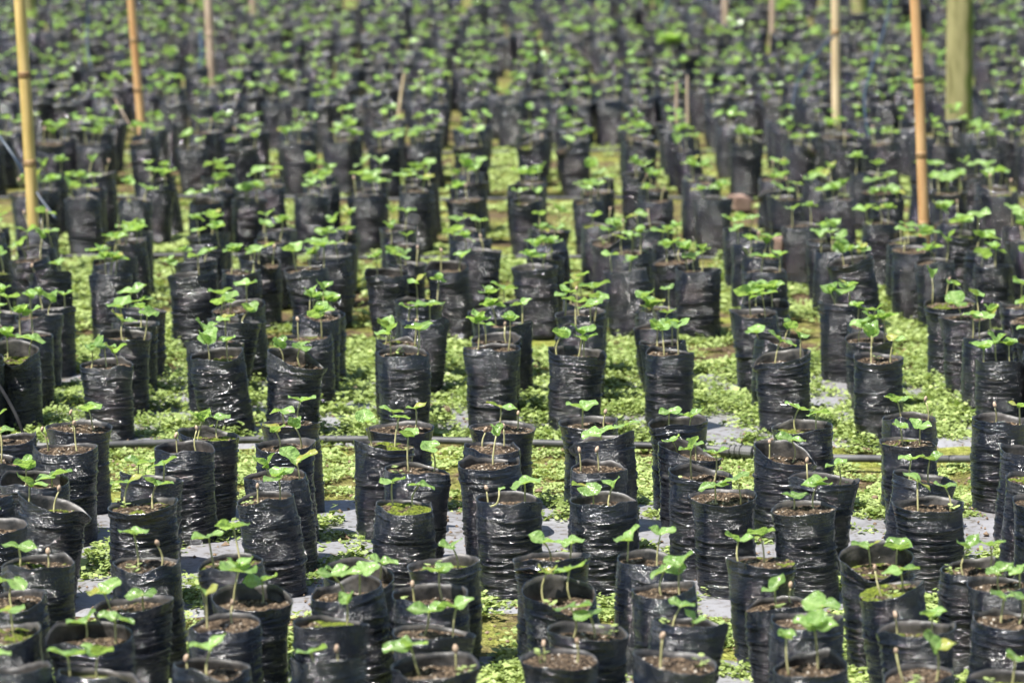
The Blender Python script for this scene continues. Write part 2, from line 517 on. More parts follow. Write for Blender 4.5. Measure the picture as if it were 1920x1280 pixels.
    hg.append(Vv[ki].ravel()); hl.append(np.zeros(len(ki) * nu))
    quads(n0, len(ki) - 1, True, 1)
    top_o, top_i = nv * nu, n0 + (len(ki) - 1) * nu
    for i in range(nu):
        i2 = (i + 1) % nu
        F.append((top_o + i, top_o + i2, top_i + i2, top_i + i)); fm.append(0)
    F.append(tuple(range(nu))[::-1]); fm.append(0)
    V = np.concatenate(V)
    me = new_mesh('bag_wall', V, F, [M_BAG, M_IN], True, fm, {'hgt': np.concatenate(hg), 'hole': np.concatenate(hl)})
    # soil surface inside it
    sz = H - r.uniform(0.005, 0.013) - 0.6 * fold
    vs = sz / H
    row = int(round(vs * nv))
    rs = rad[row] - 0.0006
    scx, scy = cen(vs)
    nr = 14 if nu > 40 else 4
    SV, SF = [], []
    for k in range(nr + 1):
        q = k / nr
        for i in range(nu if nu <= 40 else nu):
            x = scx + rs[i] * q * math.cos(th[i]); y = scy + rs[i] * q * math.sin(th[i])
            SV.append((x, y, q))
    SV = np.array(SV)
    q = SV[:, 2].copy()
    hb = 0.0042 * vnoise(SV[:, 0] * 60 + seed * 9, SV[:, 1] * 60, 5) + 0.0030 * vnoise(SV[:, 0] * 170 + seed, SV[:, 1] * 170, 6)
    SV[:, 2] = sz + hb * (1 - 0.7 * q ** 6) + 0.002 * (1 - q)
    for k in range(nr):
        for i in range(nu):
            i2 = (i + 1) % nu
            SF.append((k * nu + i, (k + 1) * nu + i, (k + 1) * nu + i2, k * nu + i2))
    so = new_mesh('soil', SV, SF, [M_SOIL], nu <= 40)
    return me, so, sz, (scx, scy)

NVAR = 26
BAGS = []
for k in range(NVAR):
    BAGS.append(bag_variant(k, flare=0.05 if k % 9 == 4 else 0.0, fold=[0, 0, 0.008, 0, 0.014, 0, 0, 0.020][k % 8]))

def leaf_arrays(seed, ns=6, nt_=4):
    """one round, wavy seed leaf: base at the origin, along +X, unit length"""
    r = np.random.default_rng(300 + seed)
    s = np.linspace(0, 1, ns + 1)
    t = np.linspace(-1, 1, nt_ + 1)
    S, T = np.meshgrid(s, t, indexing='ij')
    w = (0.10 + 0.47 * np.sin(PI * np.clip(S, 0, 1) ** 0.72) ** 0.62)
    w = np.where(S > 0.999, 0.14, w); w = np.where(S < 0.001, 0.10, w)
    Y = T * w
    X = S - 0.10 * (np.abs(T) ** 2) * (1 - S) - 0.03 * np.abs(T) * S      # cordate base, blunt tip
    cup = r.uniform(0.10, 0.45)
    curl = r.uniform(-0.35, 0.30)
    ph = r.uniform(0, 6)
    Z = cup * np.abs(Y) ** 1.3 + curl * (S ** 2) * 0.5 + 0.10 * np.abs(T) * np.sin(S * 7 + ph + T * 1.3)
    V = np.stack([X.ravel(), Y.ravel(), Z.ravel()], 1)
    F = []
    n = nt_ + 1
    for i in range(ns):
        for j in range(nt_):
            F.append((i * n + j, (i + 1) * n + j, (i + 1) * n + j + 1, i * n + j + 1))
    vein = np.where(np.abs(T) < 0.01, 1.0, 0.0) + 0.35 * (np.arange(ns + 1)[:, None] % 2) * (np.abs(T) > 0.01)
    return V, F, np.clip(vein, 0, 1).ravel()

LEAVES = []
for k in range(9):
    V, F, vn = leaf_arrays(k)
    LEAVES.append(new_mesh('leaf', V, F, [M_LEAF], True, None, {'vein': vn, 'tint': np.full(len(V), 0.0)}))

STEMS = []      # (height, mesh, tip)
for k in range(22):
    r = np.random.default_rng(700 + k)
    h = 0.022 + 0.0024 * k
    bx, by = r.normal(0, 0.10, 2) * h
    cx_, cy_ = r.normal(0, 0.06, 2) * h
    path = []
    for i in range(7):
        q = i / 6
        path.append((bx * q * q + cx_ * math.sin(PI * q), by * q * q + cy_ * math.sin(PI * q), -0.006 + (h + 0.006) * q))
    V, F = tube(path, [0.00165 - 0.00045 * (i / 6) for i in range(7)], 7)
    STEMS.append((h, new_mesh('stem', V, F, [M_STEM]), path[-1]))

def seed_mesh(k):
    r = np.random.default_rng(880 + k)
    V, F = [], []
    nr, ns = 6, 9
    for i in range(nr + 1):
        a = PI * i / nr
        for j in range(ns):
            b = 2 * PI * j / ns
            V.append((0.0034 * math.sin(a) * math.cos(b), 0.0029 * math.sin(a) * math.sin(b) + (0.0006 if math.sin(b) < -0.9 else 0), 0.0052 * -math.cos(a) * (1 + 0.1 * math.sin(3 * b))))
    for i in range(nr):
        for j in range(ns):
            j2 = (j + 1) % ns
            F.append((i * ns + j, i * ns + j2, (i + 1) * ns + j2, (i + 1) * ns + j))
    return new_mesh('seed_cap', V, F, [M_SEED])
SEEDS = [seed_mesh(0)]

def bag_weed_mesh(k):
    r = np.random.default_rng(940 + k)
    V, F, tint = [], [], []
    for _ in range(int(r.integers(6, 12))):
        a, rr = r.uniform(0, 2 * PI), r.uniform(0.002, 0.011)
        z = r.uniform(0.002, 0.016); s = r.uniform(0.0035, 0.006)
        c = Vector((rr * math.cos(a), rr * math.sin(a), z))
        d = Vector((math.cos(a), math.sin(a), r.uniform(-0.1, 0.4))).normalized()
        w = d.cross(Vector((0, 0, 1))).normalized()
        b0 = len(V)
        for (p, q_) in ((-1, 0), (-0.3, 0.62), (0.5, 0.62), (1, 0), (0.5, -0.62), (-0.3, -0.62)):
            V.append(c + d * s * p + w * s * q_); tint.append(0.2)
        F.append(tuple(range(b0, b0 + 6)))
        b0 = len(V)                                  # its stalk
        for p in ((0.0004, 0, -0.002), (-0.0004, 0, -0.002), tuple(c)):
            V.append(Vector(p)); tint.append(0.3)
        F.append((b0, b0 + 1, b0 + 2))
    return new_mesh('weed', V, F, [M_WEED], False, None, {'tint': tint})
BAGWEEDS = [bag_weed_mesh(k) for k in range(6)]

# ------------------------------------------------------------------ planted bags, one thing each
ORD = ['', 'first', 'second', 'third', 'fourth', 'fifth', 'sixth', 'seventh', 'eighth', 'ninth', 'tenth', 'eleventh', 'twelfth',
       'thirteenth', 'fourteenth', 'fifteenth', 'sixteenth', 'seventeenth', 'eighteenth', 'nineteenth', 'twentieth', 'twenty-first',
       'twenty-second', 'twenty-third', 'twenty-fourth', 'twenty-fifth', 'twenty-sixth', 'twenty-seventh', 'twenty-eighth', 'twenty-ninth', 'thirtieth']
BEDNAME = ['nearest bed', 'second bed', 'third bed', 'fourth bed', 'fifth bed', 'sixth bed', 'seventh bed']
ROWNAME = ['front', 'second', 'third', 'rear', 'fifth']
PLACED = []          # (x, y, radius) of everything that stands, so that weeds keep clear

def add_seedling(root, dx, dy, sz, h, kind, spread, rng, rootz=0.0):
    """kind L leafy pair, F half-open pair, S still wearing its seed coat"""
    idx = int(np.clip(round((h - 0.022) / 0.0024), 0, len(STEMS) - 1))
    hh, me, tip = STEMS[idx]
    st = obj('seedling', me, root, (dx, dy, sz), (0, 0, rng.uniform(0, 2 * PI) if kind != 'S' else rng.uniform(0, 2 * PI)))
    if kind == 'S':
        obj('seed_cap', SEEDS[0], st, (tip[0], tip[1], tip[2] + 0.0035), (rng.normal(0, 0.25), rng.normal(0, 0.25), rng.uniform(0, 6)), [rng.uniform(0.9, 1.15)] * 3)
        return
    az = rng.normal(0.15, 0.55) - st.rotation_euler[2]          # pairs mostly open sideways
    n = 2 if kind in 'LF' else 4
    for k in range(n):
        s = spread * 0.66 * rng.uniform(0.88, 1.12)
        if kind == 'F':
            pit = rng.uniform(0.55, 1.15)
        elif kind == 'B' and k > 1:
            pit = rng.uniform(0.3, 0.8); s *= 0.75
        else:
            pit = rng.normal(0.22, 0.30)
        a = az + k * PI + rng.normal(0, 0.22) + (PI / 2 if k > 1 else 0)
        obj('leaf', LEAVES[int(rng.integers(len(LEAVES)))], st, (tip[0], tip[1], tip[2] - 0.0006 + (0.004 if k > 1 else 0)),
            (rng.normal(0, 0.22), -pit, a), (s, s * rng.uniform(0.92, 1.15), s))

def plant_words(kinds):
    lf = sum(k in 'LFB' for k in kinds); sd = sum(k == 'S' for k in kinds)
    num = {1: 'one', 2: 'two', 3: 'three', 4: 'four'}
    if lf and sd:
        if lf == 1 and sd == 1: return 'leafy seedling and capped sprout'
        return '%s leafy and %s capped seedlings' % (num[lf], num[sd])
    if lf: return 'one leafy seedling' if lf == 1 else '%s leafy seedlings' % num[lf]
    if sd: return 'one capped sprout' if sd == 1 else '%s capped sprouts' % num[sd]
    return 'bare soil'

def add_bag(x, y, bed, coln, rown, rowname, plants, rng, lean=None, moss=None, variant=None, weed=None, scale=None, spin=None):
    """plants: list of (dx, dy, stem height, kind, spread) in metres from the middle of the bag"""
    k = int(rng.integers(NVAR)) if variant is None else variant
    me, so, sz, sc = BAGS[k]
    root = bpy.data.objects.new('grow_bag', None)
    root.empty_display_size = 0.05
    COL.objects.link(root)
    s = rng.uniform(0.965, 1.04) if scale is None else scale
    ln = rng.normal(-0.025, 0.050) if lean is None else lean
    root.location = (x - math.sin(ln) * BAG_H * 0.9, y, -0.003)
    root.rotation_euler = (rng.normal(0, 0.02), ln, 0)
    root.scale = (s * rng.uniform(0.94, 1.07), s, s * rng.uniform(0.92, 1.04))
    a = rng.uniform(0, 2 * PI) if spin is None else spin
    obj('bag_wall', me, root, (0, 0, 0), (0, 0, a))
    o = obj('soil', so, root, (0, 0, 0), (0, 0, a))
    m = (rng.uniform(0.7, 1.0) if rng.random() < 0.15 else rng.uniform(0, 0.45)) if moss is None else moss
    o.color = (m, 0, 0, 1)
    for (dx, dy, h, kd, sp) in plants:
        add_seedling(root, dx, dy, sz, h, kd, sp, rng)
    nw = (1 if rng.random() < 0.22 else 0) if weed is None else weed
    for _ in range(nw):
        q = rng.uniform(0, 2 * PI)
        obj('weed', BAGWEEDS[int(rng.integers(len(BAGWEEDS)))], root, (0.032 * math.cos(q), 0.032 * math.sin(q) - 0.006, sz), (0, 0, rng.uniform(0, 6)))
    kinds = [p[3] for p in plants]
    lab = 'black %s, %s, %s %s column from left, %s' % ('grow bag', plant_words(kinds), rowname if ' ' in rowname else rowname + ' of', ORD[coln], BEDNAME[bed])
    for cut in ('grow ', 'black '):
        if len(lab.replace('-', ' ').split()) > 16: lab = lab.replace(cut, '', 1)
    tag(root, lab, 'grow bag', 'planted grow bags in the ' + BEDNAME[bed])
    PLACED.append((x, y, 0.048))
    return root

# tiles of the photograph the positions were read from: (x0, y0, scale)
TILE = {1: (0, 700, 2.206), 2: (640, 700, 2.206), 3: (1280, 700, 2.206)}
def T(t, zx, zy):
    x0, y0, s = TILE[t]
    return x0 + zx / s, y0 + zy / s

# nearest two beds: per column, front to rear: (tile, rim x, rim y, 'kind x y spread; ...', options)
BED1 = [
 [(1, 40, 1225, 'L -20 1120 110', {}), (1, 50, 1055, 'L 48 955 110', {}), (1, 55, 900, 'L 62 800 130', {}), (1, 150, 765, 'L 82 690 115; S 197 712 0', {'moss': 0.8})],
 [(1, 350, 1210, 'L 295 1092 140; L 415 1088 115', {}), (1, 420, 1062, 'L 345 985 110; L 475 968 115', {}), (1, 515, 905, 'L 465 812 130; L 600 832 120', {'moss': 0.6}), (1, 620, 775, 'L 575 650 110; S 665 692 0', {'moss': 0.2})],
 [(1, 845, 1195, 'L 865 1100 130; S 778 1172 0', {}), (1, 930, 1035, 'F 855 895 90; S 968 952 0', {}), (1, 1035, 915, 'B 965 780 150; L 1082 820 115', {'lean': -0.02}), (1, 965, 780, 'L 890 655 115; L 1000 640 120', {})],
 [(2, -55, 1205, 'L -120 1110 110; S -12 1115 0', {}), (2, -40, 1020, 'F 25 925 90', {}), (2, 55, 885, 'L 0 785 110; L 75 772 110', {}), (2, 85, 800, 'L 155 708 110; L -20 770 90', {'moss': 0.6})],
 [(2, 415, 1195, 'L 330 1082 150; S 475 1112 0', {'weed': 1}), (2, 400, 1030, 'L 335 925 140; L 465 903 125', {}), (2, 372, 915, 'L 425 785 110; S 305 840 0', {'weed': 1}), (2, 420, 760, 'L 465 655 85', {'moss': 0.85, 'weed': 1})],
 [(2, 920, 1168, 'S 835 1122 0; S 970 1097 0', {'moss': 0.1}), (2, 1020, 1045, 'L 960 930 125; L 1045 950 105', {'weed': 1}), (2, 915, 900, 'L 850 785 110; L 960 773 130', {'variant': 7, 'weed': 1}), (2, 880, 735, 'L 850 638 115; L 945 640 85', {'weed': 1})],
 [(2, 1390, 1205, 'S 1325 1097 0', {'weed': 1}), (2, 1405, 1010, 'L 1370 908 100; L 1452 1040 90', {}), (2, 1340, 885, 'L 1335 783 130; L 1405 770 110', {}), (2, 1260, 765, 'L 1180 665 120; L 1310 640 105', {})],
 [(3, 520, 1190, 'L 440 1055 100; B 565 1020 145', {}), (3, 510, 1010, 'L 550 920 135', {'weed': 1}), (3, 410, 900, 'L 385 825 115; S 460 827 0', {}), (3, 315, 745, 'L 240 645 110; L 340 618 115', {'moss': 0.8})],
 [(3, 990, 1200, 'S 915 1092 0; L 1040 1090 140', {'weed': 1}), (3, 970, 1050, 'S 885 957 0; L 1035 965 120', {'variant': 4}), (3, 890, 875, 'S 825 787 0; L 915 788 120', {}), (3, 820, 750, 'L 785 665 95; L 885 678 115', {})],
 [(3, 1365, 1220, 'L 1365 1080 115', {'weed': 1, 'moss': 0.9}), (3, 1345, 1000, 'L 1325 908 95; L 1385 898 95', {}), (3, 1345, 850, 'L 1320 785 115; L 1405 770 110', {}), (3, 1195, 775, 'L 1165 680 110; L 1270 663 110', {'moss': 0.6})],
]
BED2 = [
 [(1, -55, 640, 'L -60 560 100', {}), (1, -80, 480, 'L -60 380 100', {}), (1, -10, 320, 'L 5 185 80', {}), (1, 35, 235, 'L 12 120 80', {})],
 [(1, 185, 530, 'L 110 430 130; S 228 447 0', {'moss': 0.9}), (1, 178, 415, 'F 105 340 100; L 210 392 130', {}), (1, 270, 300, 'S 205 217 0; S 318 203 0', {'moss': 0.1}), (1, 345, 200, 'S 300 137 0; L 390 122 95', {'weed': 1})],
 [(1, 590, 530, 'L 525 432 120; L 630 440 105', {'moss': 0.8, 'weed': 1}), (1, 620, 405, 'L 560 325 110; L 672 318 100', {'moss': 0.75, 'weed': 1}), (1, 762, 300, 'S 735 227 0; S 825 207 0', {'moss': 0.1}), (1, 853, 222, 'F 815 142 100; L 900 140 95', {'moss': 0.95})],
 [(1, 1115, 490, 'S 1068 427 0; B 1155 388 125', {'lean': -0.075, 'moss': 0.2, 'weed': 1}), (1, 1168, 402, 'F 1118 348 120; L 1240 335 130', {'lean': -0.05}), (1, 1187, 305, 'L 1155 242 95; F 1245 228 80', {'lean': -0.05}), (1, 1205, 198, 'L 1175 140 90; L 1250 115 90', {'lean': -0.07})],
 [(2, 268, 508, 'L 220 402 90; L 300 408 90', {'moss': 1.0, 'lean': 0.02}), (2, 310, 400, 'F 280 265 90; L 370 302 100', {'lean': 0.05}), (2, 165, 292, 'L 130 185 95; L 222 178 75', {'moss': 0.95, 'lean': -0.05}), (2, 262, 198, 'L 225 118 85; L 298 110 75', {'lean': -0.02})],
 [(2, 690, 482, 'S 617 407 0; L 752 380 115', {'moss': 0.1, 'lean': -0.03}), (2, 622, 382, 'F 628 262 75', {'moss': 0.3, 'lean': -0.05}), (2, 625, 290, 'S 592 222 0; S 672 207 0', {'lean': -0.01}), (2, 685, 192, 'L 648 100 100; S 728 130 0', {'moss': 0.5})],
 [(2, 1080, 490, 'L 1035 390 120; F 1105 410 80', {'lean': -0.07, 'moss': 0.1}), (2, 1060, 365, 'S 990 292 0; S 1065 287 0', {'moss': 0.2}), (2, 1110, 268, 'L 1070 210 105; L 1155 190 85', {'moss': 0.1}), (2, 1020, 192, 'L 1000 118 100; S 1085 142 0', {'moss': 0.1})],
 [(3, 180, 482, 'L 130 420 105; L 235 403 115', {'lean': -0.04, 'moss': 0.2}), (3, 65, 415, 'L 40 290 85; L 125 310 85', {'lean': -0.03}), (2, 1425, 272, 'L 1375 190 95; L 1465 210 70', {}), (2, 1400, 188, 'L 1350 120 85; L 1450 140 95', {})],
 [(3, 515, 522, 'L 460 465 105; B 548 420 115', {'lean': -0.05, 'moss': 0.35}), (3, 580, 435, 'S 528 347 0; L 630 340 85', {'variant': 4, 'lean': 0.10, 'weed': 1}), (3, 410, 285, 'S 360 212 0; L 450 195 95', {'moss': 0.1, 'lean': 0.0}), (3, 505, 205, 'L 480 105 90; L 560 125 80', {'lean': 0.0})],
 [(3, 1045, 485, 'L 975 365 115; L 1100 395 80', {'lean': -0.03, 'weed': 1, 'moss': 0.2}), (3, 985, 395, 'L 945 300 95; L 1025 290 95', {'variant': 2}), (3, 940, 260, 'L 910 195 95; L 980 190 85', {'lean': -0.03}), (3, 945, 178, 'L 910 95 105; S 1008 87 0', {})],
 [(3, 1500, 520, 'L 1480 430 100', {}), (3, 1470, 405, 'L 1480 320 90', {'moss': 0.9}), (3, 1440, 300, 'L 1500 200 90', {'lean': 0.1}), (3, 1315, 182, 'S 1285 107 0; L 1390 115 85', {'lean': -0.02})],
]
# third and fourth beds: rim middles in photo pixels, front to rear
BED3 = [
 [(-42, 668), (-36, 632), (-20, 600), (2, 575)],
 [(29, 658), (50, 622), (72, 588), (100, 566)],
 [(199, 666), (243, 626), (252, 595), (262, 570)],
 [(410, 657), (404, 629), (428, 592), (449, 568)],
 [(550, 663), (578, 622), (593, 598), (608, 574)],
 [(752, 668), (748, 635), (785, 592), (792, 568)],
 [(927, 658), (933, 627), (953, 597), (935, 570)],
 [(1082, 655), (1092, 614), (1086, 588), (1094, 566)],
 [(1256, 655), (1247, 627), (1237, 596), (1232, 571)],
 [(1472, 655), (1450, 622), (1421, 590), (1435, 565)],
 [(1646, 664), (1634, 620), (1628, 592), (1578, 572)],
 [(1873, 664), (1840, 626), (1815, 594), (1777, 570)],
 [(1962, 660), (1954, 628), (1945, 598), (1930, 570)],
]
BED4 = [
 [(-22, 505), (-30, 475), (-25, 450), (-15, 425)],
 [(92, 505), (62, 486), (72, 452), (78, 424)],
 [(207, 509), (212, 486), (238, 450), (252, 430)],
 [(354, 511), (363, 478), (386, 452), (395, 428)],
 [(452, 509), (488, 484), (514, 450), (521, 426)],
 [(585, 507), (612, 478), (628, 450), (634, 428)],
 [(733, 502), (760, 486), (752, 450), (748, 428)],
 [(850, 498), (893, 474), (878, 446), (872, 424)],
 [(1010, 498), (1022, 476), (1030, 450), (1025, 426)],
 [(1172, 500), (1185, 470), (1154, 446), (1124, 420)],
 [(1305, 500), (1268, 480), (1256, 448), (1213, 424)],
 [(1437, 502), (1430, 480), (1405, 450), (1388, 420)],
 [(1600, 490), (1562, 464), (1552, 440), (1508, 416)],
 [(1757, 484), (1712, 466), (1692, 440), (1650, 416)],
 [(1862, 486), (1850, 460), (1812, 438), (1780, 414)],
 [(1952, 490), (1942, 462), (1935, 440), (1915, 416)],
]
BED5X = [-30, 47, 150, 262, 381, 481, 582, 680, 780, 873, 992, 1118, 1222, 1334, 1474, 1567, 1672, 1787, 1887, 1948]

def explicit_bed(data, bed):
    for ci, colm in enumerate(data):
        for ri, (t, zx, zy, ps, opt) in enumerate(colm):
            rng = np.random.default_rng(5000 + bed * 1000 + ci * 20 + ri)
            px, py = T(t, zx, zy)
            p = at_height(px, py, BAG_H)
            depth = p.y * math.cos(PITCH) + (CAM_Z - BAG_H) * math.sin(PITCH)
            mpp = depth / F_PX                         # metres in one photo pixel here
            dep = math.atan2(CAM_Z - BAG_H, p.y)
            plants = []
            for s in ps.split(';'):
                kd, x, y, sp = s.split()
                tx, ty = T(t, float(x), float(y))
                dy = float(rng.normal(0, 0.010))
                dx = float(np.clip((tx - px) * mpp, -0.038, 0.038))
                # height of the tip above the soil (soil 18 mm below the rim)
                hh = (py - ty) * mpp / math.cos(dep) + 0.009 - dy * math.tan(dep)
                hh = float(np.clip(hh, 0.024, 0.072))
                plants.append((dx, dy, hh - (0.004 if kd != 'S' else 0.005), kd, float(sp) / TILE[t][2] * mpp))
            add_bag(p.x, p.y, bed, ci + 1, ri, ROWNAME[ri], plants, rng, **opt)

def rand_plants(rng, far=False):
    out = []
    n = 2 if rng.random() < 0.62 else 3
    for k in range(n):
        side = (-1, 1, 0)[k]
        kd = rng.choice(['L', 'B', 'F', 'S'], p=[0.50, 0.28, 0.12, 0.10])
        out.append((side * rng.uniform(0.010, 0.034), rng.normal(0, 0.013) + (0.015 if k == 2 else 0), rng.uniform(0.036, 0.062), str(kd), rng.uniform(0.032, 0.054)))
    return out

def px_bed(data, bed):
    for ci, colm in enumerate(data):
        for ri, (x, y) in enumerate(colm):
            rng = np.random.default_rng(9000 + bed * 1000 + ci * 20 + ri)
            p = at_height(x, y, BAG_H)
            add_bag(p.x, p.y, bed, ci + 1, ri, ROWNAME[ri], rand_plants(rng), rng)

explicit_bed(BED1, 0)
explicit_bed(BED2, 1)
px_bed(BED3, 2)
px_bed(BED4, 3)
# farther back: columns run straight away from the camera, aisles cross between the blocks
FAR = [[d * K for d in row] for row in ([7.79, 8.00, 8.22], [9.03, 9.25, 9.47, 9.70], [10.36, 10.62, 10.88, 11.14], [11.70, 11.80, 12.15, 12.5], [13.2, 13.55, 13.75, 14.2], [14.7, 14.95, 15.5], [16.1, 16.6, 17.1, 17.7])]
REST = []            # bags past the three hundred nearest: built as one mass
X0 = [at_height(x, 367, BAG_H).x for x in BED5X[1:-1]]
while X0[0] > -3.9: X0.insert(0, X0[0] - 0.150 - float(R.uniform(-0.012, 0.012)))
while X0[-1] < 3.9: X0.append(X0[-1] + 0.150 + float(R.uniform(-0.012, 0.012)))
for ki, rows in enumerate(FAR):
    ci = 0
    cols = X0 if ki < 2 else list(np.arange(-3.9, 3.9, 0.127) + 0.043 * ki)
    for xi, x in enumerate(cols):
        if abs(x) > 0.1535 * rows[0] + (0.060 if ki < 2 else 0.5): continue
        ci += 1
        cj = float(R.normal(0, 0.022)) if ki else 0.0
        for ri, d0 in enumerate(rows):
            rng = np.random.default_rng(15000 + ki * 1000 + xi * 20 + ri)
            bx, by = x + cj + rng.normal(0, 0.010 if ki < 2 else 0.022), d0 + rng.normal(0, 0.03)
            if ki == 0 or (ki == 1 and ri < 2):
                add_bag(bx, by, 4 + ki, ci, ri, 'front' if ri == 0 else ('rear' if ri == len(rows) - 1 else 'second'), rand_plants(rng), rng)
            elif rng.random() < 0.95:
                REST.append((bx, by))

def build_rest():
    VV, FF, MM, HG, TI, VE = [], [], [], [], [], []
    base = 0
    mats = [M_BAG, M_IN, M_SOIL, M_LEAF, M_STEM]
    protos = [bag_variant(500 + k, nu=20, nv=22, nwr=16, fold=0.012 if k % 3 == 0 else 0) for k in range(6)]
    parr = []
    for me, so, sz, sc in protos:
        v = np.array([tuple(a.co) for a in me.vertices]); f = [tuple(p.vertices) for p in me.polygons]; mi = [p.material_index for p in me.polygons]
        hg = np.zeros(len(v), dtype=np.float32); me.attributes['hgt'].data.foreach_get('value', hg)
        sv = np.array([tuple(a.co) for a in so.vertices]); sf = [tuple(p.vertices) for p in so.polygons]
        parr.append((v, f, mi, hg, sv, sf, sz))
    lv = [leaf_arrays(40 + k, 3, 2) for k in range(5)]
    def push(v, f, mi, hg=None, ti=0.0, ve=0.0):
        nonlocal base
        VV.append(v)
        FF.extend([tuple(q + base for q in p) for p in f])
        MM.extend(mi if hasattr(mi, '__len__') else [mi] * len(f))
        HG.append(np.zeros(len(v)) if hg is None else hg)
        TI.append(np.full(len(v), ti)); VE.append(np.full(len(v), ve))
        base += len(v)
    for (x, y) in REST:
        v, f, mi, hg, sv, sf, sz = parr[int(R.integers(len(parr)))]
        a = R.uniform(0, 2 * PI); s = R.uniform(0.95, 1.05); ln = R.normal(-0.02, 0.03)
        M = np.array((Matrix.Rotation(ln, 3, 'Y') @ Matrix.Rotation(a, 3, 'Z') * s))
        o = np.array((x, y, -0.003))
        push(v @ M.T + o, f, mi, hg)
        push(sv @ M.T + o, sf, 2)
        PLACED.append((x, y, 0.048))
        for (dx, dy, h, kd, sp) in rand_plants(R):
            p0 = o + np.array((dx, dy, sz * s)); p1 = p0 + np.array((R.normal(0, 0.004), R.normal(0, 0.004), h))
            w = 0.0013
            q = [p0 + np.array((w * math.cos(t), w * math.sin(t), 0)) for t in (0, 2.1, 4.2)] + [p1 + np.array((w * math.cos(t), w * math.sin(t), 0)) for t in (0, 2.1, 4.2)]
            push(np.array(q), [(0, 1, 4, 3), (1, 2, 5, 4), (2, 0, 3, 5)], 4)
            az = R.uniform(0, 2 * PI)
            tt = R.uniform(-0.85, 0.30)
            for k in range(2 if kd != 'B' else 4):
                V, F, vn = lv[int(R.integers(len(lv)))]
                E = Matrix.Rotation(az + k * PI / (1 if kd != 'B' else 2) + R.normal(0, 0.25), 3, 'Z') @ Matrix.Rotation(-R.normal(0.25, 0.38), 3, 'Y') @ Matrix.Rotation(R.normal(0, 0.25), 3, 'X')
                push(V @ (np.array(E) * sp * 0.47).T + p1, F, 3, None, tt + R.normal(0.25, 0.15), 0)
    me = new_mesh('distant_grow_bags', np.concatenate(VV), FF, mats, True, MM, {'hgt': np.concatenate(HG), 'tint': np.concatenate(TI), 'vein': np.concatenate(VE), 'hole': np.zeros(base)})
    o = obj('distant_grow_bags', me)
    o.color = (0.35, 0, 0, 1)
    tag(o, 'mass of blurred black grow bags with seedlings filling the far beds', 'grow bags', None, 'stuff')
build_rest()

